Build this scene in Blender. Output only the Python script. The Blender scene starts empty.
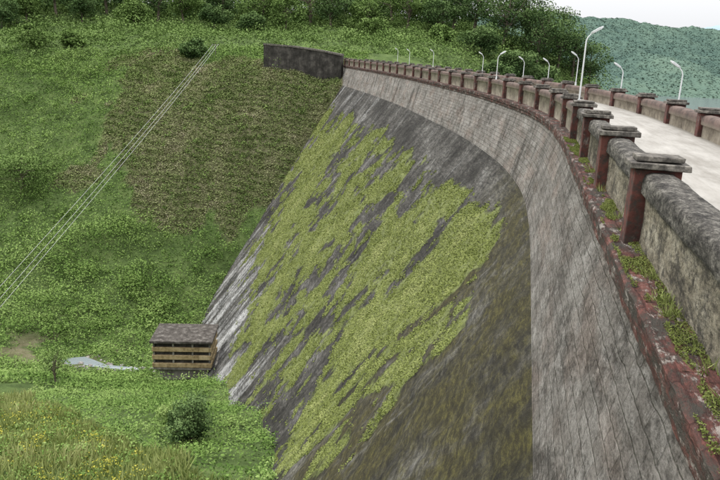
import bpy, math, numpy as np
from mathutils import Matrix, Vector
rng=np.random.default_rng(7)
K=0.92
# ---------------- helpers ----------------
def link(o,parent=None):
    bpy.context.scene.collection.objects.link(o)
    if parent: o.parent=parent
    return o
def empty(name):
    e=bpy.data.objects.new(name,None); e.empty_display_size=.5; return link(e)
def mesh_np(name,V,F,mats,parent=None,smooth=False,uv=None,attrs=None,midx=None):
    V=np.asarray(V,dtype=np.float32); F=np.asarray(F,dtype=np.int32)
    me=bpy.data.meshes.new(name); n=F.shape[1]
    me.vertices.add(len(V)); me.vertices.foreach_set('co',V.ravel())
    me.loops.add(F.size); me.loops.foreach_set('vertex_index',F.ravel())
    me.polygons.add(len(F)); me.polygons.foreach_set('loop_start',np.arange(0,F.size,n,dtype=np.int32))
    try: me.polygons.foreach_set('loop_total',np.full(len(F),n,dtype=np.int32))
    except Exception: pass
    if midx is not None: me.polygons.foreach_set('material_index',np.asarray(midx,dtype=np.int32))
    me.polygons.foreach_set('use_smooth',np.full(len(F),smooth,dtype=bool))
    me.update(calc_edges=True)
    if uv is not None:
        l=me.uv_layers.new(name='UVMap'); l.data.foreach_set('uv',np.asarray(uv,dtype=np.float32)[F.ravel()].ravel())
    if attrs:
        for k,a in attrs.items():
            at=me.attributes.new(k,'FLOAT','POINT'); at.data.foreach_set('value',np.asarray(a,dtype=np.float32))
    if not isinstance(mats,(list,tuple)): mats=[mats]
    for m in mats: me.materials.append(m)
    return link(bpy.data.objects.new(name,me),parent)
def pymesh(name,V,F,mats,parent=None,smooth=False,bevel=0):
    me=bpy.data.meshes.new(name); me.from_pydata([tuple(map(float,v)) for v in V],[],F)
    if not isinstance(mats,(list,tuple)): mats=[mats]
    for m in mats: me.materials.append(m)
    me.update()
    if smooth:
        for p in me.polygons: p.use_smooth=True
    o=link(bpy.data.objects.new(name,me),parent)
    if bevel:
        b=o.modifiers.new('b','BEVEL'); b.width=bevel; b.segments=2; b.limit_method='ANGLE'
    return o
def h2(ix,iy,s):
    v=np.sin(ix*127.1+iy*311.7+s*74.7)*43758.5453
    return v-np.floor(v)
def vn(x,y,s=0):
    ix=np.floor(x); iy=np.floor(y); fx=x-ix; fy=y-iy
    fx=fx*fx*(3-2*fx); fy=fy*fy*(3-2*fy)
    return (h2(ix,iy,s)*(1-fx)+h2(ix+1,iy,s)*fx)*(1-fy)+(h2(ix,iy+1,s)*(1-fx)+h2(ix+1,iy+1,s)*fx)*fy
def fbm(x,y,s=0,o=4):
    r=0;a=1;t=0
    for i in range(o):
        r=r+a*vn(x*2**i,y*2**i,s+i); t+=a; a*=.5
    return r/t
def worley(x,y,s=0):
    ix=np.floor(x); iy=np.floor(y); best=np.full(np.shape(x),9.); hid=np.zeros(np.shape(x))
    for a in (-1,0,1):
        for b in (-1,0,1):
            cx_=ix+a+h2(ix+a,iy+b,s); cy_=iy+b+h2(ix+a,iy+b,s+5); d=np.hypot(x-cx_,y-cy_); q=d<best
            best=np.where(q,d,best); hid=np.where(q,h2(ix+a,iy+b,s+9),hid)
    return best,hid
def sst(a,b,x):
    t=np.clip((x-a)/(b-a),0,1); return t*t*(3-2*t)
# ---------------- node helpers ----------------
class N:
    def __init__(s,name,rough=.9,spec=.2):
        s.m=bpy.data.materials.new(name); s.m.use_nodes=True; s.t=s.m.node_tree
        s.b=s.t.nodes['Principled BSDF']; s.b.inputs['Roughness'].default_value=rough
        s.b.inputs['Specular IOR Level'].default_value=spec
        s.out=s.t.nodes['Material Output']
    def n(s,ty,**k):
        x=s.t.nodes.new(ty)
        for a,b in k.items(): setattr(x,a,b)
        return x
    def l(s,a,b): s.t.links.new(a,b)
    def set(s,inp,v):
        if hasattr(v,'is_linked'): s.l(v,inp)
        else: inp.default_value=v
    def uv(s): return s.n('ShaderNodeTexCoord').outputs['UV']
    def pos(s): return s.n('ShaderNodeNewGeometry').outputs['Position']
    def attr(s,a): return s.n('ShaderNodeAttribute',attribute_name=a).outputs['Fac']
    def map(s,v,sc,loc=(0,0,0)):
        x=s.n('ShaderNodeMapping'); s.l(v,x.inputs[0]); x.inputs['Scale'].default_value=sc; x.inputs['Location'].default_value=loc; return x.outputs[0]
    def noise(s,v,sc=1,d=5,r=.55,dist=0):
        x=s.n('ShaderNodeTexNoise'); s.l(v,x.inputs['Vector']); x.inputs['Scale'].default_value=sc; x.inputs['Detail'].default_value=min(d,6)
        x.inputs['Roughness'].default_value=r; x.inputs['Distortion'].default_value=dist; return x.outputs['Fac']
    def ramp(s,f,st,interp='LINEAR'):
        x=s.n('ShaderNodeValToRGB'); x.color_ramp.interpolation=interp; s.l(f,x.inputs[0]); e=x.color_ramp.elements
        while len(e)<len(st): e.new(.5)
        for i,(p,c) in enumerate(st):
            e[i].position=p
            e[i].color=(c,c,c,1) if isinstance(c,(int,float)) else (*c,1)
        return x.outputs[0]
    def mix(s,f,a,b,mode='MIX'):
        x=s.n('ShaderNodeMix',data_type='RGBA',blend_type=mode); s.set(x.inputs[0],f)
        for i,v in ((6,a),(7,b)):
            if isinstance(v,tuple): x.inputs[i].default_value=(*v,1)
            else: s.l(v,x.inputs[i])
        return x.outputs[2]
    def math(s,op,a,b=0,c=None):
        x=s.n('ShaderNodeMath',operation=op); s.set(x.inputs[0],a); s.set(x.inputs[1],b)
        if c is not None: s.set(x.inputs[2],c)
        return x.outputs[0]
    def sepz(s,v,i=2):
        x=s.n('ShaderNodeSeparateXYZ'); s.l(v,x.inputs[0]); return x.outputs[i]
    def col(s,c): s.set(s.b.inputs['Base Color'],(*c,1) if isinstance(c,tuple) else c); return s
    def bump(s,h,st=.5,d=.05):
        x=s.n('ShaderNodeBump'); s.l(h,x.inputs['Height']); x.inputs['Strength'].default_value=st; x.inputs['Distance'].default_value=d
        s.l(x.outputs[0],s.b.inputs['Normal']); return s
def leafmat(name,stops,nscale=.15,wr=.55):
    m=N(name,.6,.25); f=m.math('MULTIPLY_ADD',m.attr('rnd_shade'),wr,m.math('MULTIPLY',m.noise(m.pos(),nscale,3),1.1-wr))
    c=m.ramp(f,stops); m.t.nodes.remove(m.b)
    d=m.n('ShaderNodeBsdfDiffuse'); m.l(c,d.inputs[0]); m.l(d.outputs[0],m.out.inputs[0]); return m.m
# ---------------- leaf clouds ----------------
def leafgeo(P,size,elong=1.8,up=.6,dirv=None):
    n=len(P); size=np.broadcast_to(size,(n,))
    nn=rng.normal(size=(n,3)); nn[:,2]=np.abs(nn[:,2])+up; nn/=np.linalg.norm(nn,axis=1)[:,None]
    T=rng.normal(size=(n,3))
    if dirv is not None: T=T*.35+np.asarray(dirv)
    if dirv is None: T-=nn*(T*nn).sum(1)[:,None]
    T/=np.linalg.norm(T,axis=1)[:,None]+1e-9
    B=np.cross(nn,T); B/=np.linalg.norm(B,axis=1)[:,None]+1e-9
    a=(T*(size*.5)[:,None]); b=B*(size*.5/elong)[:,None]
    off=rng.uniform(-.3,.1,n)[:,None]
    if dirv is not None: V=np.stack([P-b,P+b,P+a*2+b*.1,P+a*2-b*.1],1)
    else: V=np.stack([P-a,P+b+a*off,P+a,P-b+a*off],1)
    F=np.arange(4*n).reshape(n,4)
    return V.reshape(-1,3),F
def leaves(name,P,size,rnd_shade,mat,parent=None,elong=1.8,up=.6,dirv=None):
    V,F=leafgeo(P,size,elong,up,dirv)
    return mesh_np(name,V,F,mat,parent,attrs={'rnd_shade':np.repeat(rnd_shade,4)})
# ---------------- dam curve ----------------
cy=np.array([-60,-30,0,3.8,8.9,17.5,25,32,40,50,58,83,105,129,150])
cx=np.array([-12.0,-5.1,1.5,2.3,3.4,5.3,6.95,8.2,8.75,8.5,7.9,5.0,1.2,-3.8,-8.2])
YY=np.arange(-50,140,.25)
k=np.exp(-.5*(np.arange(-24,25)*.25/2.2)**2); k/=k.sum()
Xp=np.interp(np.arange(-50-6,140+6,.25),cy,cx); XX=np.convolve(Xp,k,'same')[24:24+len(YY)]
SS=np.concatenate([[0],np.cumsum(np.hypot(np.diff(XX),np.diff(YY)))])
TX=np.gradient(XX,SS); TY=np.gradient(YY,SS)
def sY(y): return np.interp(y,YY,SS)
def P(s,o,z):
    s=np.asarray(s,float)
    x=np.interp(s,SS,XX); y=np.interp(s,SS,YY); tx=np.interp(s,SS,TX); ty=np.interp(s,SS,TY)
    l=np.hypot(tx,ty)
    return np.stack([x-ty/l*o,y+tx/l*o,np.broadcast_to(z,x.shape)+0*x],-1)
def Xc(y): return np.interp(y,YY,XX)
ZB=-5.9; OB=.72; SL=.75
def sweep(name,prof,ss,mat,parent=None,closed=False,smooth=False,jit=0,attrs=None,dens=None):
    prof=[tuple(p) for p in prof]
    if closed: prof=prof+[prof[0]]
    if dens:
        q=[prof[0]]
        for a,b in zip(prof[:-1],prof[1:]):
            m=max(1,int(math.hypot(b[0]-a[0],b[1]-a[1])/dens))
            for i in range(1,m+1): q.append((a[0]+(b[0]-a[0])*i/m,a[1]+(b[1]-a[1])*i/m))
        prof=q
    L=[0]
    for a,b in zip(prof[:-1],prof[1:]): L.append(L[-1]+math.hypot(b[0]-a[0],b[1]-a[1]))
    ns=len(ss); m=len(prof); L=np.array(L)
    O=np.array([p[0] for p in prof]); Z=np.array([p[1] for p in prof])
    S,OO=np.meshgrid(ss,O,indexing='ij'); _,ZZ=np.meshgrid(ss,Z,indexing='ij'); _,LL=np.meshgrid(ss,L,indexing='ij')
    if jit:
        w=1.0*((LL>1e-6)&(LL<L[-1]-1e-6))
        OO=OO+jit*w*(fbm(S*1.3,LL*2.5+5,3,4)-.5)*2; ZZ=ZZ+jit*.6*w*(fbm(S*1.7,LL*2+9,8,4)-.5)*2
    V=P(S.ravel(),OO.ravel(),0); V[:,2]=ZZ.ravel()
    i=np.arange(ns-1)[:,None]*m+np.arange(m-1)[None]; i=i.ravel()
    F=np.stack([i,i+m,i+m+1,i+1],1)
    at={}
    if attrs: at=attrs(V,S.ravel(),LL.ravel())
    return mesh_np(name,V,F,mat,parent,smooth,uv=np.stack([S.ravel(),LL.ravel()],1),attrs=at)
def srange(a,b,near=.12,far=.6):
    out=[a]; 
    while out[-1]<b:
        y=np.interp(out[-1],SS,YY); st=near if 0<y<16 else (near*2 if y<40 and y>0 else far); out.append(min(b,out[-1]+st))
    return np.array(out)
# ---------------- materials ----------------
def m_wall():
    m=N('weathered_masonry',.95,.1); uv=m.uv(); S_=m.sepz(uv,0)
    farm=m.n('ShaderNodeMapRange'); m.l(S_,farm.inputs[0]); farm.inputs[1].default_value=float(sY(12)); farm.inputs[2].default_value=float(sY(32)); fm=farm.outputs[0]
    c=m.ramp(m.noise(m.map(uv,(.35,.6,1)),1.2,6,.7),[(.3,(.165,.152,.138)),(.5,(.285,.268,.245)),(.7,(.43,.41,.38))])
    iso=m.noise(m.map(uv,(.8,1.3,1)),1,6,.8); sk_=m.noise(m.map(uv,(.7,.14,1)),1,6,.78)
    st=m.mix(fm,iso,sk_)
    c=m.mix(m.ramp(st,[(.49,0),(.61,.78)]),c,(.07,.065,.058))
    pat=m.noise(m.map(uv,(1.2,2.4,1),(9,3,0)),1,6,.85)
    c=m.mix(m.ramp(pat,[(.52,0),(.62,.6)]),c,(.48,.46,.43))
    pd=m.noise(m.map(uv,(1.5,3,1),(1,8,0)),1,6,.85)
    c=m.mix(m.ramp(pd,[(.53,0),(.62,.75)]),c,(.1,.09,.078))
    fine=m.noise(m.map(uv,(8,16,1)),1,6,.85); c=m.mix(.9,c,m.ramp(fine,[(.34,.3),(.56,1.15)]),'MULTIPLY')
    br=m.n('ShaderNodeTexBrick'); nz=m.n('ShaderNodeTexNoise'); m.l(uv,nz.inputs['Vector']); nz.inputs['Scale'].default_value=2.5
    wu=m.mix(.08,uv,nz.outputs['Color']); m.l(m.map(wu,(1.08,1.08,1)),br.inputs[0]); br.inputs['Scale'].default_value=1; br.inputs['Mortar Size'].default_value=.02
    br.inputs['Brick Width'].default_value=.6; br.inputs['Row Height'].default_value=.24; br.inputs['Mortar Smooth'].default_value=1
    br.inputs['Color1'].default_value=(1,1,1,1)
    br.inputs['Color2'].default_value=(.66,.63,.61,1); br.inputs['Mortar'].default_value=(.6,.58,.55,1)
    c=m.mix(.6,c,br.outputs[0],'MULTIPLY')
    pk=m.noise(m.map(uv,(.35,.8,1),(4,4,0)),1,4); c=m.mix(m.ramp(pk,[(.5,0),(.64,.38)]),c,m.mix(1,c,(1,.8,.72),'MULTIPLY'))
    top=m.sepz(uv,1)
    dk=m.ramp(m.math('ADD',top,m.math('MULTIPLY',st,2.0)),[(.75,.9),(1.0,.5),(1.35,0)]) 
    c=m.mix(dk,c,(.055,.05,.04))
    m.col(c); m.bump(m.math('ADD',m.math('MULTIPLY',br.outputs['Fac'],-.6),m.math('ADD',fine,pat)),1,.07); return m.m
def m_slope():
    m=N('stained_dam_face',.85,.25); uv=m.uv()
    s1=m.noise(m.map(uv,(.35,.05,1)),1,6,.78)
    blot=m.noise(m.map(uv,(.14,.22,1),(4,4,0)),1,6,.8)
    f=m.math('ADD',m.math('MULTIPLY',s1,.45),m.math('MULTIPLY',blot,.55))
    c=m.ramp(f,[(.41,(.016,.0145,.012)),(.49,(.043,.04,.035)),(.55,(.095,.09,.081)),(.65,(.23,.225,.21))])
    fine=m.noise(m.map(uv,(1.5,4.5,1)),1,6,.9); c=m.mix(.95,c,m.ramp(fine,[(.38,.2),(.5,.85),(.6,1.7)]),'MULTIPLY')
    ws=m.noise(m.map(uv,(.25,.022,1),(3,1,0)),1,6,.78)
    wh=m.attr('white')
    wm=m.math('ADD',ws,m.math('MULTIPLY',m.math('SUBTRACT',wh,.5),.13))
    wm=m.math('MULTIPLY',m.ramp(wm,[(.52,0),(.64,.85)]),m.ramp(m.math('ADD',fine,m.math('MULTIPLY',blot,.6)),[(.70,.03),(.86,1)]))
    c=m.mix(wm,c,(.5,.5,.49))
    bz=m.attr('brown'); c=m.mix(m.math('MULTIPLY',bz,m.ramp(m.noise(m.map(uv,(.45,.5,1)),1,6,.78),[(.38,.1),(.56,.95)])),c,m.ramp(fine,[(.35,(.014,.012,.006)),(.5,(.042,.036,.013)),(.62,(.11,.1,.028))]))
    mm=m.ramp(m.math('ADD',m.attr('moss'),m.math('MULTIPLY',m.math('SUBTRACT',fine,.5),2.4)),[(.3,0),(.8,.88)])
    mc=m.ramp(m.math('ADD',m.math('MULTIPLY',fine,.6),m.math('MULTIPLY',blot,.45)),[(.38,(.05,.06,.018)),(.5,(.14,.165,.05)),(.62,(.22,.25,.085))])
    c=m.mix(mm,c,mc); m.col(c)
    m.bump(m.math('ADD',m.math('MULTIPLY',mm,.6),m.math('ADD',m.math('MULTIPLY',fine,1.2),blot)),.8,.12); return m.m
def m_red():
    m=N('red_oxide_plaster',.9,.2); p=m.pos()
    a=m.noise(p,2.5,6,.7); c=m.ramp(a,[(.3,(.035,.022,.02)),(.5,(.11,.042,.035)),(.75,(.18,.075,.06))])
    c=m.mix(m.ramp(m.noise(p,6,6,.75),[(.46,0),(.6,.85)]),c,(.05,.045,.04))
    c=m.mix(m.ramp(m.noise(m.map(p,(1,1,.5),(5,5,5)),4,6,.75),[(.56,0),(.65,.6)]),c,(.3,.27,.24)); m.col(c); m.bump(a,.9,.04); return m.m
def m_cornice():
    m=N('brick_cornice',.95,.15); uv=m.uv()
    a=m.noise(m.map(uv,(1.2,3,1)),1,6,.8); c=m.ramp(a,[(.34,(.03,.024,.02)),(.47,(.08,.042,.036)),(.58,(.16,.068,.056)),(.75,(.3,.2,.17))])
    br=m.n('ShaderNodeTexBrick'); m.l(uv,br.inputs[0]); br.inputs['Scale'].default_value=1; br.inputs['Brick Width'].default_value=.36; br.inputs['Row Height'].default_value=.17; br.inputs['Mortar Size'].default_value=.012
    br.inputs['Color1'].default_value=(1,1,1,1); br.inputs['Color2'].default_value=(.65,.6,.6,1); br.inputs['Mortar'].default_value=(.35,.35,.35,1)
    c=m.mix(.7,c,br.outputs[0],'MULTIPLY')
    c=m.mix(m.ramp(m.noise(m.map(uv,(1.1,2.5,1),(4,2,0)),1,6,.82),[(.46,0),(.55,.9)]),c,(.05,.047,.04))
    c=m.mix(m.ramp(m.noise(m.map(uv,(1.6,3.5,1),(1,2,0)),1,6,.82),[(.54,0),(.61,.75)]),c,(.33,.3,.27))
    m.col(c); m.bump(m.math('ADD',a,m.math('MULTIPLY',br.outputs['Fac'],-.5)),1,.07); return m.m
def m_panel():
    m=N('weathered_concrete_parapet',.92,.2); p0=m.pos(); z=m.sepz(p0); p=m.map(p0,(1,.45,1))
    a=m.noise(p,2.6,6,.8); f=m.noise(p,18,6,.85)
    c=m.ramp(a,[(.34,(.1,.088,.066)),(.5,(.27,.24,.18)),(.64,(.43,.395,.315))])
    st=m.noise(m.map(p,(3.2,3.2,2)),1,6,.85); c=m.mix(m.ramp(st,[(.48,0),(.58,.85)]),c,(.06,.055,.048))
    zz=m.math('ADD',z,m.math('MULTIPLY',a,.3))
    dk=m.n('ShaderNodeMapRange'); m.l(zz,dk.inputs[0]); dk.inputs[1].default_value=-1.64; dk.inputs[2].default_value=-1.52
    cop=m.ramp(m.noise(p,7,6,.87),[(.38,(.03,.028,.025)),(.47,(.08,.074,.066)),(.56,(.18,.168,.146)),(.66,(.36,.34,.3))])
    c=m.mix(dk.outputs[0],c,cop)
    c=m.mix(.85,c,m.ramp(f,[(.38,.3),(.58,1.2)]),'MULTIPLY'); m.col(c); m.bump(m.math('ADD',m.math('MULTIPLY',a,1.5),f),1,.04); return m.m
def m_conc(name,lo,mid,hi,sc=2):
    m=N(name,.92,.2); p=m.pos(); a=m.noise(p,sc,6,.75); c=m.ramp(a,[(.32,lo),(.5,mid),(.68,hi)])
    st=m.noise(m.map(p,(2,2,.25)),1.5,6,.65); c=m.mix(m.ramp(st,[(.5,0),(.7,.7)]),c,lo); m.col(c); m.bump(a,.7,.03); return m.m
M_wall=m_wall(); M_slope=m_slope(); M_red=m_red(); M_corn=m_cornice(); M_panel=m_panel()
M_cap=m_conc('stone_cap',(.03,.028,.025),(.11,.1,.088),(.3,.275,.235),7)
M_hconc=m_conc('valve_house_concrete',(.06,.055,.048),(.2,.185,.16),(.32,.3,.27),1)
M_yel=m_conc('valve_house_beam_paint',(.13,.09,.045),(.34,.26,.14),(.48,.39,.24),1.2)
M_roof=m_conc('roof_slab',(.03,.026,.022),(.075,.066,.058),(.2,.185,.165),1.6)
M_dark=m_conc('dark_stone',(.016,.015,.013),(.045,.041,.037),(.11,.1,.09),.7)
m=N('concrete_road',.9,.2); uv=m.uv(); a=m.noise(m.map(uv,(.35,1,1)),.9,6,.75)
c=m.ramp(a,[(.35,(.22,.205,.18)),(.5,(.31,.295,.268)),(.65,(.38,.362,.332))])
w_=m.noise(m.map(uv,(.15,3,1)),1,6,.7); c=m.mix(m.ramp(w_,[(.48,0),(.66,.45)]),c,(.2,.185,.16))
ed=m.math('ABSOLUTE',m.math('SUBTRACT',m.sepz(uv,1),1.8)); c=m.mix(m.ramp(m.math('ADD',ed,m.math('MULTIPLY',a,.6)),[(1.55/2,0),(1.0,.0)]),c,(.1,.095,.07))
er=m.n('ShaderNodeMapRange'); m.l(m.math('ADD',ed,m.math('MULTIPLY',a,.7)),er.inputs[0]); er.inputs[1].default_value=1.8; er.inputs[2].default_value=2.1; er.inputs[4].default_value=.75
c=m.mix(er.outputs[0],c,(.11,.1,.075)); m.col(c); m.bump(m.noise(uv,9,5,.8),.4,.01); M_road=m.m
mm=N('galvanised_lamp_paint',.45,.5).col((.62,.63,.63)); M_lamp=mm.m
M_bark=m_conc('bark',(.05,.04,.03),(.13,.105,.08),(.22,.19,.15),3)
M_cable=N('cable_metal',.5,.4).col((.45,.45,.45)).m
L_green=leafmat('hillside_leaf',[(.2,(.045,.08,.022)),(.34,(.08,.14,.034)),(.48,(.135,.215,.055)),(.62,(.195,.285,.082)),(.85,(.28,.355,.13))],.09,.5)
L_moss=leafmat('moss_tuft',[(.2,(.065,.08,.02)),(.4,(.145,.172,.05)),(.6,(.225,.257,.085)),(.85,(.31,.33,.135))],.25)
L_grass=leafmat('grass_blade',[(.22,(.1,.14,.03)),(.42,(.2,.245,.075)),(.62,(.29,.33,.12)),(.85,(.42,.42,.2))],.1)
L_terr=leafmat('terrace_plant',[(.15,(.07,.09,.03)),(.4,(.13,.175,.058)),(.62,(.205,.23,.1)),(.85,(.3,.265,.185))],.3)
L_tree=leafmat('tree_leaf',[(.2,(.03,.055,.022)),(.45,(.07,.115,.042)),(.65,(.115,.175,.064)),(.9,(.18,.25,.1))],.2)
L_tree2=leafmat('light_tree_leaf',[(.2,(.06,.095,.028)),(.42,(.11,.17,.05)),(.65,(.165,.24,.076)),(.9,(.22,.3,.11))],.2)
L_far=leafmat('haze_tinted_forest_leaf',[(.15,(.055,.09,.078)),(.4,(.075,.118,.097)),(.65,(.1,.15,.118)),(.95,(.125,.178,.135))],.015,.6)  # pale blue-green: aerial haze painted into the leaf colour
L_far2=leafmat('haze_washed_forest_leaf',[(.2,(.26,.34,.38)),(.8,(.3,.38,.42))],.004)  # farthest ridge, stronger atmospheric haze mixed into the base colour
L_yel=leafmat('yellow_flower',[(.2,(.34,.33,.04)),(.8,(.52,.48,.1))],.3)
# ---------------- dam ----------------
dam=empty('dam')
ss=srange(sY(-45),sY(139),.15,.7)
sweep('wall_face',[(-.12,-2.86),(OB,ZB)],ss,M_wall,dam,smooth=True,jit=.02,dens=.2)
def mossf(y,d,S,L):
    up=np.interp(y,[26,34,45,60,120],[7.2,6.8,6.8,7.4,8.4])
    low=np.interp(y,[10,20,26,45,60,75,100,120,135],[16,21,25,29,33,35,35,31,20])
    b=sst(-.6,2.6,d-up)*(1-sst(-9,8,d-low))*sst(13,24,y+(d-10)*.5)
    b=b+.26*np.exp(-((y-52)/20)**2-((d-13)/6)**2)-.04*sst(90,120,y)*(1-sst(10,16,d))
    b=np.maximum(b,.80*sst(16,22,d)*(1-sst(48,62,y))*sst(10,20,y))
    n=.28*fbm(S*.055,L*.085,200,3)+.36*fbm(S*.17+L*.03,L*.17,210,4)+.36*fbm(S*.55,L*.6,220,4)
    return n+(b-1)*.34
MT=.468
def slat(V,S,L):
    y=V[:,1]/K; d=-V[:,2]/K
    mo=sst(MT-.03,MT+.04,mossf(y,d,S,L))
    br=(1-sst(30,46,y+(d-8)*.7))*(1-sst(24,36,d))
    wh=sst(24,34,d)*(1-.5*sst(100,130,y))+.5*sst(85,120,y)*(1-sst(8,12,d))
    return {'moss':mo,'brown':br,'white':wh}
sweep('sloping_face',[(OB,ZB),(OB+SL*40,ZB-40)],np.arange(sY(-45),sY(139),.28),M_slope,dam,smooth=True,jit=.1,dens=.28,attrs=slat)
nn=1500000; s=rng.uniform(sY(8),sY(134),nn); dz=rng.uniform(0,1,nn)*30; o=OB+SL*dz
pm=P(s,o,0); pm[:,2]=ZB-dz; L_=dz*math.hypot(1,SL)
mv=mossf(pm[:,1]/K,-pm[:,2]/K,s,L_); nz=fbm(s*1.3,L_*2.2,230,3)
q=(mv+(nz-.5)*.26+rng.normal(size=nn)*.008)>MT+.014; q&=rng.uniform(0,1,nn)<np.interp(pm[:,1],[15,40,80,130],[.9,.65,.36,.26]); pm=pm[q]; mv=mv[q]; nz=nz[q]
nrm=np.array([-.8,0,.6]); pm=pm+nrm*rng.uniform(0,.06,(len(pm),1))
leaves('moss',pm,rng.uniform(.06,.14,len(pm))*np.interp(pm[:,1],[15,40,130],[.6,.95,1.7]),np.clip((mv-MT)*2.5+.25+(nz-.5)*.9+rng.uniform(-.1,.14,len(pm)),0,1),L_moss,dam,elong=1.6,up=.5)
sweep('cornice',[(-.42,-2.43),(-.03,-2.46),(0,-2.49),(0,-2.66),(-.05,-2.68),(-.05,-2.84),(-.13,-2.87)],ss,M_corn,dam,jit=.04,dens=.08)
sweep('upstream_face',[(-4.55,-2.2),(-4.55,-46)],ss,M_wall,dam)
sweep('deck_edge',[(-4.3,-2.09),(-4.62,-2.09),(-4.62,-2.3),(-4.5,-2.32)],ss,M_cap,dam)
road=sweep('road',[(-.7,-2.085),(-2.4,-2.06),(-4.3,-2.085)],ss,M_road,smooth=True)
# parapets
def boxes(L,name,mat,parent,bevel=.02):
    V=[];F=[]
    for (s0,s1,o0,o1,z0,z1) in L:
        b=len(V)
        for z in (z0,z1):
            for (s,o) in ((s0,o0),(s1,o0),(s1,o1),(s0,o1)): V.append(P(s,o,z)+rng.normal(size=3)*.006)
        F+= [(b,b+1,b+2,b+3),(b+7,b+6,b+5,b+4),(b,b+4,b+5,b+1),(b+1,b+5,b+6,b+2),(b+2,b+6,b+7,b+3),(b+3,b+7,b+4,b)]
    return pymesh(name,V,F,mat,parent,bevel=bevel)
sp=4.6; s0=sY(10.0); posts=[s0+sp*i for i in range(-9,40) if s0+sp*i<sY(137) and s0+sp*i>sY(-40) and i!=-1]
prof=[(-.40,-2.46),(-.40,-1.72),(-.35,-1.70),(-.33,-1.68),(-.325,-1.50),(-.35,-1.43),(-.42,-1.395),(-.56,-1.385),(-.70,-1.395),(-.765,-1.43),(-.79,-1.52),(-.785,-1.68),(-.75,-1.71),(-.71,-1.72),(-.71,-2.15)]
m=N('weathered_cream_panel',.9,.2); p=m.pos(); a=m.noise(m.map(p,(1,.6,.8)),1.6,6,.8)
c=m.ramp(a,[(.3,(.08,.066,.054)),(.5,(.24,.21,.165)),(.68,(.42,.38,.31))]); z=m.sepz(p); zz=m.math('ADD',z,m.math('MULTIPLY',a,.3))
mr=m.n('ShaderNodeMapRange'); m.l(zz,mr.inputs[0]); mr.inputs[1].default_value=-1.56; mr.inputs[2].default_value=-1.40
c=m.mix(mr.outputs[0],c,m.ramp(a,[(.35,(.05,.04,.036)),(.6,(.16,.115,.098))])); m.col(c); M_far=m.m
def parapet(name,shift,flip=False):
    e=empty(name); f=-1 if flip else 1
    S=[];C=[];C2=[]
    for p in posts:
        a,b=sorted((shift-.2*f,shift-.84*f)); zb=-2.46 if not flip else -2.2
        S.append((p-.2,p+.2,a,b,zb,-1.35))
        a,b=sorted((shift-.12*f,shift-.92*f)); C.append((p-.32,p+.32,a,b,-1.34,-1.25))
        a,b=sorted((shift-.2*f,shift-.84*f)); C2.append((p-.24,p+.24,a,b,-1.24,-1.17))
    boxes(S,'posts',M_red,e,.015); boxes(C,'post_caps',M_cap,e,.015); boxes(C2,'post_cap_tops',M_cap,e,.012)
    for i in range(len(posts)-1):
        a,b=posts[i]+.2,posts[i+1]-.2
        y=np.interp(a,SS,YY); st=.06 if -1<y<12 else .4
        pr=[(shift+o*f,z) for o,z in prof]
        if flip: pr=[(o,max(z,-2.15)) for o,z in pr][::-1]
        sweep('panel',pr,np.linspace(a,b,int((b-a)/st)),M_panel if y<22 and not flip else M_far,e,smooth=True,jit=.03 if y<25 else 0,dens=.05 if y<12 and y>-1 else None)
    return e
parapet('parapet_wall',0); parapet('parapet_wall',-4.9+.0,True)
# ---------------- terrain ----------------
ctl=np.array([(-3.6,34,-22.3),(-8,50,-28.5),(-16,77,-38),(-23,106,-40),(-14.6,122,-25),(-4,140,-6.5),
(10,30,-23),(10,60,-34),(5,80,-39),(0,105,-38),(3,125,-26),(8,140,-10),
(-54,98,-39.5),(-35,84,-40.5),(-50,60,-33),(-84,165,-2.3),(-38,155,-3),(-13,144,-4.8),(-19,145,-5),(-28,59,-32),(-16.5,29,-22),(-26,70,-36.5),
(-40,126,-21),(-62,130,-21),(-100,100,-36),(-95,130,-20),(-130,165,-3),(-130,120,-22),(-90,60,-30),(-60,30,-22),(-30,10,-18),(0,14,-19),(5,0,-19),(0,-30,-19),(-60,-30,-18),(-130,0,-20),(-130,70,-30),
(-84,185,1),(-50,200,4),(-3,165,-1),(-3,185,3),(-3,225,8),(-70,230,8.5),(28,190,3),(30,230,8),(48,205,2),(70,205,-12),(14,150,-5),(25,165,-4),(95,205,-30),(-130,230,8),(-3,260,12),(50,260,6),
(35,145,-25),(30,110,-40),(30,60,-42),(30,0,-42),(80,100,-42),(80,0,-42),(80,150,-38)],float)*K
cen=ctl[:,:2]/100; zc=ctl[:,2]
def tps(a,b):
    r2=((a[:,None,:]-b[None])**2).sum(-1); return .5*r2*np.log(r2+1e-9)
n=len(ctl); A=np.zeros((n+3,n+3)); A[:n,:n]=tps(cen,cen)+np.eye(n)*2e-4; A[:n,n]=1; A[:n,n+1:]=cen; A[n,:n]=1; A[n+1:,:n]=cen.T
W=np.linalg.solve(A,np.concatenate([zc,np.zeros(3)]))
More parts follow.
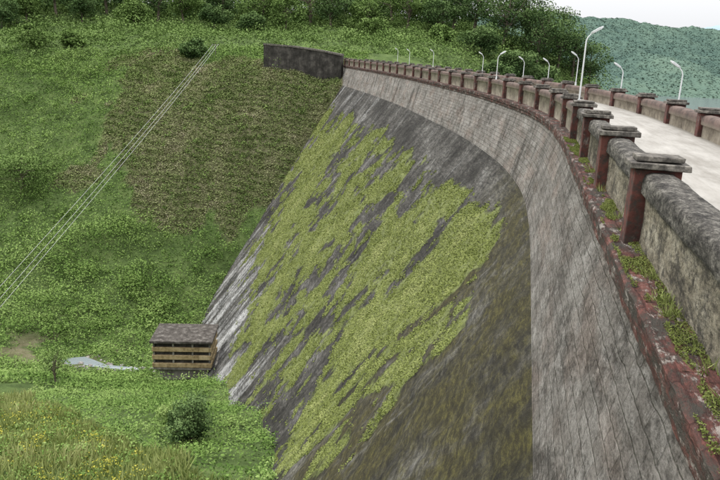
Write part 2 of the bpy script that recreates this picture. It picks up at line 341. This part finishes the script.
def H(x,y):
    x=np.asarray(x,float); y=np.asarray(y,float); sh=x.shape; x=x.ravel(); y=y.ravel(); out=np.empty(len(x))
    for i in range(0,len(x),40000):
        q=np.stack([np.clip(x[i:i+40000],-135,85),np.clip(y[i:i+40000],-30,245)],1)/100
        out[i:i+40000]=tps(q,cen)@W[:n]+W[n]+q@W[n+1:]
    lakeside=sst(.2*y-10,.2*y+45,x)
    far=10*(1-lakeside)-38*lakeside
    nearfar=np.where(y<0,-18-20*sst(10,30,x),far)
    r=np.maximum.reduce([(np.abs(x+25)-100)/60,(y-225)/40,(-y-25)/40]); w=sst(0,1,r)
    z=out*(1-w)+nearfar*w
    am=sst(0,12,np.abs(x-Xc(np.clip(y,-50,139))+30))*.5+.5
    z+=(fbm(x/9,y/9,1,5)-.5)*2.8*am+(fbm(x/40,y/40,5,2)-.5)*2*sst(140,180,y)
    return z.reshape(sh)
def grow(a,b,st,far,g=1.25):
    mid=list(np.arange(a,b,st)); lo=[];d=st;x=a
    while x>-far: d*=g; x-=d; lo.append(x)
    hi=[];d=st;x=mid[-1]
    while x<far: d*=g; x+=d; hi.append(x)
    return np.array(lo[::-1]+mid+hi)
gx=grow(-130,75,.8,6000); gy=grow(5,235,.8,6000)
GX,GY=np.meshgrid(gx,gy,indexing='ij'); GZ=H(GX,GY)
i=(np.arange(len(gx)-1)[:,None]*len(gy)+np.arange(len(gy)-1)[None]).ravel()
F=np.stack([i,i+len(gy),i+len(gy)+1,i+1],1)
poly=np.array([(-54,160),(-51,127),(-34,117),(-21,112),(-8,125),(-3,146)],float)*K
def inpoly(x,y,pl):
    r=np.zeros(np.shape(x),bool); j=len(pl)-1
    for a in range(len(pl)):
        xi,yi=pl[a]; xj,yj=pl[j]
        c=((yi>y)!=(yj>y))&(x<(xj-xi)*(y-yi)/(yj-yi+1e-12)+xi); r^=c; j=a
    return r
def wob(x,y): return x+(fbm(x/6,y/6,21,4)-.5)*26, y+(fbm(x/6,y/6,31,4)-.5)*26
bx,by=wob(GX,GY); brownm=inpoly(bx,by,poly)*.6
brownm=np.maximum(brownm,.9*np.exp(-((GX+38)/9)**2-((GY-80)/5)**2)*(fbm(GX/3,GY/3,77,3)>.45))
m=N('earth_and_undergrowth',1,.1); p=m.pos()
g=m.ramp(m.noise(p,.35,6,.7),[(.3,(.04,.06,.02)),(.5,(.08,.12,.038)),(.7,(.135,.18,.062))])
b=m.ramp(m.noise(p,.9,6,.75),[(.3,(.07,.058,.032)),(.5,(.16,.135,.085)),(.7,(.25,.21,.15))])
m.col(m.mix(m.attr('brown'),g,b)); m.bump(m.noise(p,1.2,6,.75),1,.3)
mesh_np('ground',np.stack([GX.ravel(),GY.ravel(),GZ.ravel()],1),F,m.m,smooth=True,attrs={'brown':brownm.ravel()})
# lake
m=N('lake_water',.15,.5).col((.09,.12,.12)); m.bump(m.noise(m.pos(),.6,4),.15,.1)
lp=[tuple(P(s,-4.4,-18.4)) for s in np.linspace(sY(-45),sY(138),30)]+[(8,160,-18.4),(30,400,-18.4),(30,3500,-18.4),(4000,3500,-18.4),(4000,-300,-18.4),(0,-300,-18.4)]
pymesh('lake',lp,[tuple(range(len(lp)))],m.m)
# ---------------- vegetation ----------------
def damz(x,y):
    o=Xc(np.clip(y,-50,139))-x
    return np.where(o>OB,ZB-(o-OB)/SL,0.)
def scatter(nn,x0,x1,y0,y1,tol=.15):
    x=rng.uniform(x0,x1,nn); y=rng.uniform(y0,y1,nn); z=H(x,y)
    ok=(z>damz(x,y)+tol)|(y>132)
    ok&=~((x>Xc(np.clip(y,-50,139))-1)&(y<134))
    ok&=~((np.hypot((x+32.5)/1.5,(y-77)/.8)<2.0)|(np.hypot((x+29.5)/2.6,(y-75.2)/.6)<1.6))
    ok&=~((np.abs(x+18.6)<4.0)&(np.abs(y-71.5)<3.5))
    return x[ok],y[ok],z[ok]
def grassreg(x,y): return y+(fbm(x/5,y/5,300,3)-.5)*12<63-(x+40)*1.0
def clumps(nc,x0,x1,y0,y1,per,r0,r1,ls,sel=None,tol=.15):
    x,y,z=scatter(nc,x0,x1,y0,y1,tol)
    if sel is not None:
        q=sel(x,y); x,y,z=x[q],y[q],z[q]
    m=len(x); R=rng.uniform(r0,r1,m)*(.6+.8*fbm(x/15,y/15,12,2)); hgt=R*rng.uniform(.6,1.1,m); tone=rng.uniform(0,1,m)
    d=rng.normal(size=(m,per,3)); d[:,:,2]=np.abs(d[:,:,2]); d/=np.linalg.norm(d,axis=2)[:,:,None]; rr=rng.uniform(.6,1.08,(m,per,1))
    lump=1+.22*np.sin(d[:,:,0:1]*4.5+x[:,None,None]*3)*np.cos(d[:,:,1:2]*5+y[:,None,None]*2)
    p=np.stack([x,y,z-.2],1)[:,None]+d*rr*lump*np.stack([R,R,hgt],1)[:,None]
    rnd_shade=np.clip(.52*tone[:,None]+.4*d[:,:,2]*rr[:,:,0]-.03+rng.uniform(-.08,.12,(m,per)),0,1)  # random tone plus painted shade: clump tops lighter, undersides darker
    return p.reshape(-1,3),rng.uniform(ls*.6,ls*1.4,m*per),rnd_shade.ravel()
def notbrown(x,y):
    a,b=wob(x,y); return ~inpoly(a,b,poly)
def coverpts(nn,x0,x1,y0,y1,sel,h=.5,s=.28):
    x,y,z=scatter(nn,x0,x1,y0,y1); q=sel(x,y); x,y,z=x[q],y[q],z[q]
    f=fbm(x/2.2,y/2.2,40,3); return np.stack([x,y,z+rng.uniform(0,1,len(x))*h*f*1.6],1),rng.uniform(s*.6,s*1.4,len(x)),np.clip(f*.9-.05+rng.uniform(-.12,.12,len(x)),0,1)
hs=lambda x,y: notbrown(x,y)&~grassreg(x,y)
hs2=lambda x,y: hs(x,y)&~((np.hypot((x+38)/9,(y-80)/5)<1)&(fbm(x/3,y/3,77,3)>.45))
hs3=lambda x,y: hs2(x,y)&(fbm(x/14,y/14,400,3)>.5)
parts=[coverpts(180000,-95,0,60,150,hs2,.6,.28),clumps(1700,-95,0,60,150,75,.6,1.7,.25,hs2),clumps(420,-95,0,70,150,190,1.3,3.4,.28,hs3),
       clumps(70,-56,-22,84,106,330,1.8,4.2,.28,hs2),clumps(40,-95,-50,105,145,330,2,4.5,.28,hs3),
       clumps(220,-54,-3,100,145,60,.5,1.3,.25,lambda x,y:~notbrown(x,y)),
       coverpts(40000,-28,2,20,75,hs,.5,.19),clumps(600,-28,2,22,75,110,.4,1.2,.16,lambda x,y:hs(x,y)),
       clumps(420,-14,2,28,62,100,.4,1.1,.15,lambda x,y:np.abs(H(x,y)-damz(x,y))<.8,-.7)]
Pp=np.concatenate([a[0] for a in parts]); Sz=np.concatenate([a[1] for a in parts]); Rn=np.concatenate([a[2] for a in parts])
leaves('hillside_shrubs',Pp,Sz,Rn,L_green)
x,y,z=scatter(460000,-60,0,95,150); q=~notbrown(x,y); x,y,z=x[q],y[q],z[q]
ph=(z+.12*x+(fbm(x/5,y/5,50,2)-.5)*2.6)/1.1; fr=ph-np.floor(ph); q=(fr<.45)&(fbm(x/1.5,y/1.5,51,3)>.33)|(rng.uniform(0,1,len(x))<.4); x,y,z,fr=x[q],y[q],z[q],fr[q]
leaves('terrace_plants',np.stack([x,y,z+rng.uniform(0,.4,len(x))],1),rng.uniform(.15,.40,len(x)),np.clip(rng.uniform(.0,.9,len(x))*.5+fbm(x/4,y/4,52,4)*1.2-.42,0,1),L_terr,up=.8)
# grass bank
x,y,z=scatter(280000,-60,2,18,80); q=grassreg(x,y); x,y,z=x[q],y[q],z[q]
f=fbm(x/3,y/3,60,4)
leaves('grass',np.stack([x,y,z-.05],1),rng.uniform(.25,.75,len(x))*(.5+f),np.clip(f*1.1-.1+rng.uniform(-.15,.2,len(x)),0,1),L_grass,elong=7,dirv=(0,0,1))
parts=[clumps(520,-60,0,20,70,110,.4,1.3,.17,lambda x,y:grassreg(x,y)&(fbm(x/7,y/7,71,2)>.45)),clumps(450,-30,0,24,60,120,.4,1.1,.16,lambda x,y:grassreg(x,y)&(x>-22))]
leaves('bank_bushes',*[np.concatenate([a[i] for a in parts]) for i in range(3)],L_green)
pp,sz,rn=clumps(600,-36,-10,26,60,36,.25,.9,.11,lambda x,y:grassreg(x,y)&(fbm(x/6,y/6,70,2)>.47)); leaves('yellow_flowering_plant',pp+np.array([0,0,.2]),sz,rn,L_yel)
# plateau behind crest
pb=lambda x,y: ~((x>-21)&(x<0)&(y<134.5))
pb2=lambda x,y: fbm(x/12,y/12,410,3)>.47
parts=[coverpts(80000,-110,70,143,240,pb,.8,.45),clumps(1500,-110,70,146,240,80,1,3.0,.42,pb),clumps(300,-110,60,165,240,260,2.5,5.5,.55,pb2)]
Pp=np.concatenate([a[0] for a in parts]); Sz=np.concatenate([a[1] for a in parts]); Rn=np.concatenate([a[2] for a in parts])
leaves('plateau_scrub',Pp,Sz,Rn,L_tree2)
# ---------------- trees ----------------
def tube(pts,rad,nseg=7):
    V=[];F=[]
    pts=[np.array(p,float) for p in pts]
    for i,(p,r) in enumerate(zip(pts,rad)):
        d=pts[min(i+1,len(pts)-1)]-pts[max(i-1,0)]; d/=np.linalg.norm(d)+1e-9
        a=np.cross(d,[.3,1,.1]); a/=np.linalg.norm(a); b=np.cross(d,a)
        for k in range(nseg):
            t=2*math.pi*k/nseg; V.append(p+r*(a*math.cos(t)+b*math.sin(t)))
    for i in range(len(pts)-1):
        for k in range(nseg):
            F.append((i*nseg+k,i*nseg+(k+1)%nseg,(i+1)*nseg+(k+1)%nseg,(i+1)*nseg+k))
    return np.array(V),np.array(F)
def tree(name,x,y,h,r,lm=None,nl=3500,ls=.5,z=None,low=.3,ncl=22,sink=.3):
    z=float(H(np.array([x]),np.array([y]))[0])-sink if z is None else z
    VV=[];FF=[];MI=[];RR=[];off=0
    def add(V,F,mi,rn):
        nonlocal off
        VV.append(V);FF.append(F+off);MI.append(np.full(len(F),mi));RR.append(rn);off+=len(V)
    base=np.array([x,y,z]); top=base+np.array([rng.uniform(-.1,.1)*h,rng.uniform(-.1,.1)*h,h*.8])
    mid=(base+top)/2+rng.normal(size=3)*h*.03
    V,F=tube([base,base*.6+mid*.4,mid,top*.6+mid*.4,top],[h*.028,h*.022,h*.017,h*.01,h*.003]); add(V,F,1,np.zeros(len(V)))
    cs=[]
    for i in range(ncl):
        d=rng.normal(size=3); d/=np.linalg.norm(d); rr=rng.uniform(.35,.85)
        c=base+np.array([0,0,h*(low+(1-low)*.5)])+d*rr*np.array([r,r,h*(1-low)*.5]); cs.append(c)
        t=rng.uniform(.3,.8); st=base*(1-t)+top*t; st[2]=min(st[2],c[2]-.05*h)
        m_=(st+c)/2+rng.normal(size=3)*h*.02; V,F=tube([st,m_,c],[h*.009,h*.006,h*.002],5); add(V,F,1,np.zeros(len(V)))
    per=nl//ncl
    for c in cs:
        cr=r*rng.uniform(.26,.48); d=rng.normal(size=(per,3)); d/=np.linalg.norm(d,axis=1)[:,None]; rr=rng.uniform(.3,1.1,(per,1))**.6
        p=c+d*rr*cr*np.array([1,1,.75]); V,F=leafgeo(p,rng.uniform(ls*.6,ls*1.3,per),1.7,.4)
        rn=np.clip(.35+.3*d[:,2]+.3*(c[2]-base[2])/h-.15+rng.uniform(-.12,.15,per)+rng.uniform(-.15,.15),0,1); add(V,F,0,np.repeat(rn,4))  # crown shading painted into leaf tone, lighter upward and darker below
    mesh_np(name,np.concatenate(VV),np.concatenate(FF),[lm or L_tree,M_bark],attrs={'rnd_shade':np.concatenate(RR)},midx=np.concatenate(MI))
def at(px,Y): return (px-360-8)/718*Y
T=[(35,150,5,3,1),(75,152,3.6,2.3,1),(195,143,3.6,3.1,0),(10,112,8,5.2,1),
 (160,198,15,7,0),(225,203,14,7,0),(262,188,13,6.5,1),(310,200,17,8.5,1),(345,210,15,7,0),(390,205,17,7,1),(425,208,15,6.5,0),(60,200,15,8,0),(110,208,17,8,0),(15,196,14,8,0),
 (30,186,9,5,1),(85,190,10,5.5,0),(135,188,8,5,1),(185,192,11,6,1),(215,186,7,4.5,0),(285,184,10,5,1),(330,190,12,6,0),(365,188,9,5,1),(405,190,12,6,1),(435,186,11,5.5,0),(250,178,6,4,0),(5,178,8,5,0),
 (470,188,19,8,0),(500,178,15,7,0),(520,183,17,7.5,0),(450,198,16,7,0),(535,176,14,6.5,0),(556,180,13,7,0),(572,184,14,6.5,0),(590,190,12,6.5,0),(545,195,15,7,0),(503,200,19,8,0),(480,165,8,4.8,0),(515,160,8,5,0),(495,152,5,4,0),(540,162,7,4.6,0),(370,180,4.5,3.5,1),(440,175,4,3.4,1)]
for (px,Y,h,r,l) in T:
    tree('tree',at(px,Y),Y,h,r,L_tree2 if l else L_tree,4300,.52 if Y>140 else .36,low=.05 if h<10 else .12)
def mass(xs,ys,r0,r1,z0,z1,per,ls):
    m_=len(xs); zz=H(xs,ys); R=rng.uniform(r0,r1,m_)
    d=rng.normal(size=(m_,per,3)); d/=np.linalg.norm(d,axis=2)[:,:,None]; lump=1+.25*np.sin(d[:,:,0:1]*5+xs[:,None,None])*np.cos(d[:,:,1:2]*6)
    p=np.stack([xs,ys,zz+rng.uniform(z0,z1,m_)],1)[:,None]+d*lump*rng.uniform(.7,1.05,(m_,per,1))*np.stack([R,R,R*.9],1)[:,None]
    rn=np.clip(.4+.35*d[:,:,2]+rng.uniform(-.25,.25,(m_,1))+rng.uniform(-.1,.15,(m_,per)),0,1)  # leaf tone carries painted shade, dark under each mass, random otherwise
    return p.reshape(-1,3),rng.uniform(ls*.6,ls*1.4,m_*per),rn.ravel()
parts=[mass(rng.uniform(-150,30,230),rng.uniform(206,250,230),3,6,1,9,230,.85),mass(rng.uniform(-180,30,150),rng.uniform(245,300,150),4,8,6,20,220,1.1)]
leaves('distant_tree_line',*[np.concatenate([a[i] for a in parts]) for i in range(3)],L_tree)
tree('shrub',-9.7,37.6,3.7,1.55,L_tree,5200,.17,low=.0,ncl=32)
tree('shrub',-11.4,40.5,2.2,1.3,L_green,2800,.15,low=.02,ncl=20)
tree('sapling',-29,62,4.2,1.6,L_tree2,900,.2,low=.3,ncl=16)
# ---------------- distant hills ----------------
def hill(name,xa,xb,ya,yb,crestY,cx_,cz_,st,mat,nl,ls,cell,amp):
    gx=np.arange(xa,xb,st); gy=np.arange(ya,yb,st); X,Y=np.meshgrid(gx,gy,indexing='ij')
    def hf(X,Y):
        cr=np.interp(X+(fbm(X/150,Y/150,81,2)-.5)*80,cx_,cz_); t=sst(ya+10,crestY,Y)
        t2=t*(1-.5*sst(crestY,yb,Y)); z=-21+(cr+21)*t2
        w,hd=worley(X/cell+fbm(X/20,Y/20,86,2),Y/cell,87)
        dome=np.sqrt(np.clip(1-(w*1.15)**2,0,1))*(.6+.6*hd)
        rid=(fbm(X/45,Y/90,88,4)-.5)
        return z+rid*70*t2*(1-.75*t)+(dome*amp+(fbm(X/3,Y/3,89,2)-.5)*amp*.5)*sst(0,.06,t),dome,hd
    Z,dm,hd=hf(X,Y); i=(np.arange(len(gx)-1)[:,None]*len(gy)+np.arange(len(gy)-1)[None]).ravel()
    F=np.stack([i,i+len(gy),i+len(gy)+1,i+1],1)
    e=empty(name)
    col=lambda X,Y,dm,hd: .38+.2*dm+.25*(hd-.5)+(fbm(X/45,Y/90,88,4)-.5)*1.0+(fbm(X/18,Y/18,85,3)-.5)*.6  # painted shade between crowns and in gullies, plus random crown tone
    mesh_np('slope',np.stack([X.ravel(),Y.ravel(),Z.ravel()],1),F,mat,e,smooth=True,attrs={'rnd_shade':np.clip(col(X,Y,dm,hd),0,1).ravel()})
    if nl:
        x=rng.uniform(xa,xb,nl); y=rng.uniform(ya+8,crestY+60,nl); z,dm,hd=hf(x,y)
        leaves('forest',np.stack([x,y,z+rng.uniform(-.2,.4,nl)],1),rng.uniform(ls*.6,ls*1.4,nl),np.clip(col(x,y,dm,hd)+rng.uniform(-.05,.05,nl),0,1),mat,e,elong=1.2,up=4)
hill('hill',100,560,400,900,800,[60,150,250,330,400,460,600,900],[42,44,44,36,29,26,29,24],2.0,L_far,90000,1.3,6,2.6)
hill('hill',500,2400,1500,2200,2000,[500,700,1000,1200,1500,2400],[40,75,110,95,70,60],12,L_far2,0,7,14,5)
# ---------------- dark abutment wall ----------------
V=[];F=[]
pts=[(-4.8,130.2,-.8),(-9,131.8,-.2),(-14,133.2,.3),(-19.5,134.5,.5)]
for (a,b,zt) in pts:
    for dx,dz in ((0,-9.5),(0,zt),(1.2,zt),(1.2,-9.5)): V.append((a+dx*.3,b+dx,dz if dz==-9.5 else zt))
for i in range(3):
    for k in range(4): F.append((i*4+k,i*4+(k+1)%4,(i+1)*4+(k+1)%4,(i+1)*4+k))
F+=[(3,2,1,0),(12,13,14,15)]
rwl=empty('retaining_wall'); pymesh('wall_body',V,F,M_dark,rwl,bevel=.05)
V=[];F=[]
for (a,b,zt) in pts:
    for dx,zz_ in ((-.15,zt+.004),(-.15,zt+.3),(1.3,zt+.3),(1.3,zt+.004)): V.append((a+dx*.3,b+dx,zz_))
for i in range(3):
    for k in range(4): F.append((i*4+k,i*4+(k+1)%4,(i+1)*4+(k+1)%4,(i+1)*4+k))
F+=[(3,2,1,0),(12,13,14,15)]
pymesh('coping',V,F,M_cap,rwl)
# ---------------- valve house ----------------
vh=empty('valve_house'); vh.location=(-18.75,71.6,-36.7); vh.rotation_euler=(0,0,math.radians(4)); vh.scale=(.93,.93,.97)
def bx(name,x0,x1,y0,y1,z0,z1,mat,par,bev=.04):
    V=[(x,y,z) for z in (z0,z1) for (x,y) in ((x0,y0),(x1,y0),(x1,y1),(x0,y1))]
    return pymesh(name,V,[(3,2,1,0),(4,5,6,7),(0,1,5,4),(1,2,6,5),(2,3,7,6),(3,0,4,7)],mat,par,bevel=bev)
bx('base',-2.7,2.9,-2,2,-2,2.75,M_hconc,vh)
bx('upper_core',-3.1,3.1,-2.25,2.25,3.0,6.0,M_dark,vh)
for i,zz_ in enumerate((3.05,4.0,4.95)):
    bx('beam',-3.4,3.4,-2.55,-2.26,zz_,zz_+.5,M_yel,vh); bx('beam_side',-3.4,-3.12,-2.25,2.4,zz_,zz_+.5,M_yel,vh); bx('beam_side',3.12,3.4,-2.25,2.4,zz_,zz_+.5,M_yel,vh)
for x_ in (-3.3,-1.1,1.1,3.06): bx('stud',x_,x_+.22,-2.45,-2.262,3.56,6.0,M_hconc,vh)
bx('roof_slab',-3.6,3.55,-2.8,2.7,6.003,6.28,M_roof,vh)
bx('floor_slab',-3.3,3.3,-2.5,2.4,2.753,2.997,M_hconc,vh)
rw=bx('wing_wall',3.5,4.6,-2.4,1.8,-2,3.4,M_hconc,None); rw.location=vh.location; rw.rotation_euler=vh.rotation_euler
# stream pool with rocks
m=N('stream_water',.12,.5).col((.2,.23,.24)); m.bump(m.noise(m.pos(),3,3),.4,.05)
def zat(x,y): return float(H(np.array([x]),np.array([y]))[0])
cl=[(-35.5,78.0,.9),(-33,77.0,1.3),(-31,76.0,.9),(-29,75.3,.45),(-26.8,75.0,.5),(-25,74.4,.35)]
V=[];F=[]
for i,(x_,y_,w) in enumerate(cl):
    for k in range(5):
        yy=y_+(k-2)/2*w; V.append((x_+.3*math.sin(k*2+i),yy,0))
zs=[np.mean([zat(V[i*5+k][0],V[i*5+k][1]) for k in range(5)])+.16 for i in range(len(cl))]
V=[(v[0],v[1],zs[i//5]) for i,v in enumerate(V)]
F=[(i*5+k,(i+1)*5+k,(i+1)*5+k+1,i*5+k+1) for i in range(len(cl)-1) for k in range(4)]
pymesh('stream',V,F,m.m,smooth=True)
M_rock=m_conc('rock',(.12,.11,.1),(.28,.26,.24),(.45,.43,.4),2)
V=[];F=[]
for _ in range(60):
    j=rng.integers(0,len(cl)); x0=cl[j][0]+rng.normal()*1.3; y0=cl[j][1]+rng.choice([-1,1])*(cl[j][2]+rng.uniform(0,.9)); z0=zat(x0,y0); sz=rng.uniform(.15,.5); b=len(V)
    for (u,v,w_) in ((1,0,0),(.5,.87,0),(-.5,.87,0),(-1,0,0),(-.5,-.87,0),(.5,-.87,0),(.6,0,.6),(.2,.5,.7),(-.4,.4,.55),(-.5,-.2,.6),(0,-.5,.5),(.4,-.4,.6)):
        V.append((x0+u*sz*rng.uniform(.7,1.3),y0+v*sz*rng.uniform(.7,1.2),z0-.1+w_*sz*rng.uniform(.8,1.3)))
    F+=[(b+k,b+(k+1)%6,b+6+(k+1)%6,b+6+k) for k in range(6)]+[tuple(b+6+k for k in range(6))]
pymesh('rocks',V,F,M_rock)
# ---------------- street lamps ----------------
def lamp(Y,side,zt):
    s=sY(Y); o=-.5 if side=='D' else -4.45; zb=-1.32
    e=empty('street_lamp'); b=P(s,o,zb)
    tx=np.interp(s,SS,TX);ty=np.interp(s,SS,TY); d=np.array([ty,-tx,0]) if side=='D' else np.array([-ty,tx,0])
    up=np.array([0,0,1.])
    H_=zt-zb; p1=b+up*(H_-.45); 
    pts=[b-up*.3,b+up*.02,p1,p1+up*.12+d*.04,p1+up*.28+d*.17]; V,F=tube(pts,[.04,.03,.024,.02,.018],8); mesh_np('pole',V,F,M_lamp,e,True)
    V,F=tube([b-up*.1,b+up*.12],[.06,.05],8); mesh_np('pole_base',V,F,M_lamp,e,True)
    q=pts[-1]; dd=d*.8+up*.5; dd/=np.linalg.norm(dd); n_=np.cross(dd,[0,0,1]); n_/=np.linalg.norm(n_); u=np.cross(n_,dd)
    V=[]
    for (t,w,h) in ((0,.03,.03),(.08,.07,.04),(.34,.085,.045),(.44,.05,.02)):
        for a_,c_ in ((-1,-1),(1,-1),(1,1),(-1,1)): V.append(q+dd*(t-.05)+n_*a_*w+u*c_*h)
    F=[]
    for i in range(3):
        for k in range(4): F.append((i*4+k,i*4+(k+1)%4,(i+1)*4+(k+1)%4,(i+1)*4+k))
    F+=[(3,2,1,0),(12,13,14,15)]; pymesh('head',V,F,M_lamp,e,bevel=.01)
for a in [(25,'D',1.2),(28,'U',.2),(37,'U',0.05),(45,'U',.6),(51,'U',.15),(57,'U',.2),(50,'D',.5),(69,'U',.5),(90,'U',.7),(103,'U',.7),(110,'U',.8)]: lamp(*a)
# ---------------- cables ----------------
A0=np.array([-30.,142.,.2]); B0=np.array([-20.4,37.5,-14.2]); B0=B0+(B0-A0)*.08
for dx,dz in ((0,0),(.55,-.05),(1.1,.1)):
    pts=[]
    for t in np.linspace(0,1,30):
        p=A0*(1-t)+B0*t+np.array([dx-.5,0,dz-2.0*t*(1-t)]); pts.append(p)
    V,F=tube(pts,list(np.linspace(.020,.009,30)),5); mesh_np('power_cable',V,F,M_cable,None,True)
for q in (A0,B0):
    zg=zat(q[0],q[1]); e=empty('utility_pole')
    V,F=tube([(q[0],q[1],zg-.5),(q[0],q[1],q[2]+.2)],[.09,.06],8); mesh_np('pole',V,F,M_cap,e,True)
    x=bx('crossarm',q[0]-.7,q[0]+.8,q[1]-.05,q[1]+.05,q[2]-.1,q[2],M_cap,e,.01)
# ---------------- ledge moss & tufts ----------------
nn=80000; s=rng.uniform(sY(2),sY(24),nn); o=rng.uniform(-.41,-.02,nn); f=fbm(s*1.6,o*5+3,90,4); q=f+(-o)*.45>.63; s,o,f=s[q],o[q],f[q]
Pm=P(s,o,0); Pm[:,2]=-2.44+rng.uniform(0,.04,len(s))*f*1.5
leaves('ledge_moss',Pm,rng.uniform(.010,.028,len(s)),np.clip(rng.uniform(.0,.45,len(s)),0,1),L_moss,elong=1.5)
pp=[]
for (Y,nb) in ((6.9,160),(7.3,120),(5.6,60),(8.2,60),(11.5,60),(4.9,50),(14,60),(10.6,40),(6.2,40),(17,40),(20,40)):
    s=sY(Y)+rng.normal(size=nb)*.09; o=-.3+rng.normal(size=nb)*.05; q=P(s,o,-2.45); pp.append(q)
pp=np.concatenate(pp); leaves('grass_tuft',pp,rng.uniform(.06,.2,len(pp)),rng.uniform(.1,.9,len(pp)),L_grass,elong=14,dirv=(-.25,-.1,.6))
# ---------------- camera, light ----------------
cam=bpy.data.cameras.new('camera'); cam.lens=35; cam.sensor_width=36; cam.clip_end=20000; cam.clip_start=.05
co=link(bpy.data.objects.new('camera',cam)); co.matrix_world=Matrix.Translation((0,0,.06))@Matrix.Rotation(math.radians(90-15.05),4,'X')@Matrix.Rotation(math.radians(2.58),4,'Z')
bpy.context.scene.camera=co
el,az=math.radians(52),math.radians(-60)
sun=bpy.data.lights.new('sun','SUN'); sun.energy=1.4; sun.angle=math.radians(14); sun.color=(1,.96,.9)
so=link(bpy.data.objects.new('sun',sun)); 
dv=Vector((math.sin(az)*math.cos(el),math.cos(az)*math.cos(el),math.sin(el))); so.rotation_euler=dv.to_track_quat('Z','Y').to_euler()
w=bpy.data.worlds.new('World'); bpy.context.scene.world=w; w.use_nodes=True; nt=w.node_tree; bg=nt.nodes['Background']
sk=nt.nodes.new('ShaderNodeTexSky'); sk.sky_type='NISHITA'; sk.sun_disc=False; sk.sun_elevation=el; sk.sun_rotation=az; sk.dust_density=6; sk.air_density=1.2
hs_=nt.nodes.new('ShaderNodeHueSaturation'); hs_.inputs['Saturation'].default_value=.3; hs_.inputs['Value'].default_value=1.2
tc=nt.nodes.new('ShaderNodeTexCoord'); sp_=nt.nodes.new('ShaderNodeSeparateXYZ'); nt.links.new(tc.outputs['Generated'],sp_.inputs[0])
rp=nt.nodes.new('ShaderNodeMapRange'); nt.links.new(sp_.outputs[2],rp.inputs[0]); rp.inputs[1].default_value=0; rp.inputs[2].default_value=.8
gm=nt.nodes.new('ShaderNodeMix'); gm.data_type='RGBA'; gm.inputs[6].default_value=(6.4,6.5,6.7,1); gm.inputs[7].default_value=(20,20.1,20.4,1); nt.links.new(rp.outputs[0],gm.inputs[0])
mxs=nt.nodes.new('ShaderNodeMix'); mxs.data_type='RGBA'; mxs.inputs[0].default_value=.8; nt.links.new(gm.outputs[2],mxs.inputs[7])
nt.links.new(sk.outputs[0],hs_.inputs['Color']); nt.links.new(hs_.outputs[0],mxs.inputs[6]); nt.links.new(mxs.outputs[2],bg.inputs[0]); bg.inputs[1].default_value=.15
sc=bpy.context.scene; sc.view_settings.view_transform='Standard'; sc.view_settings.look='None'; sc.view_settings.exposure=0
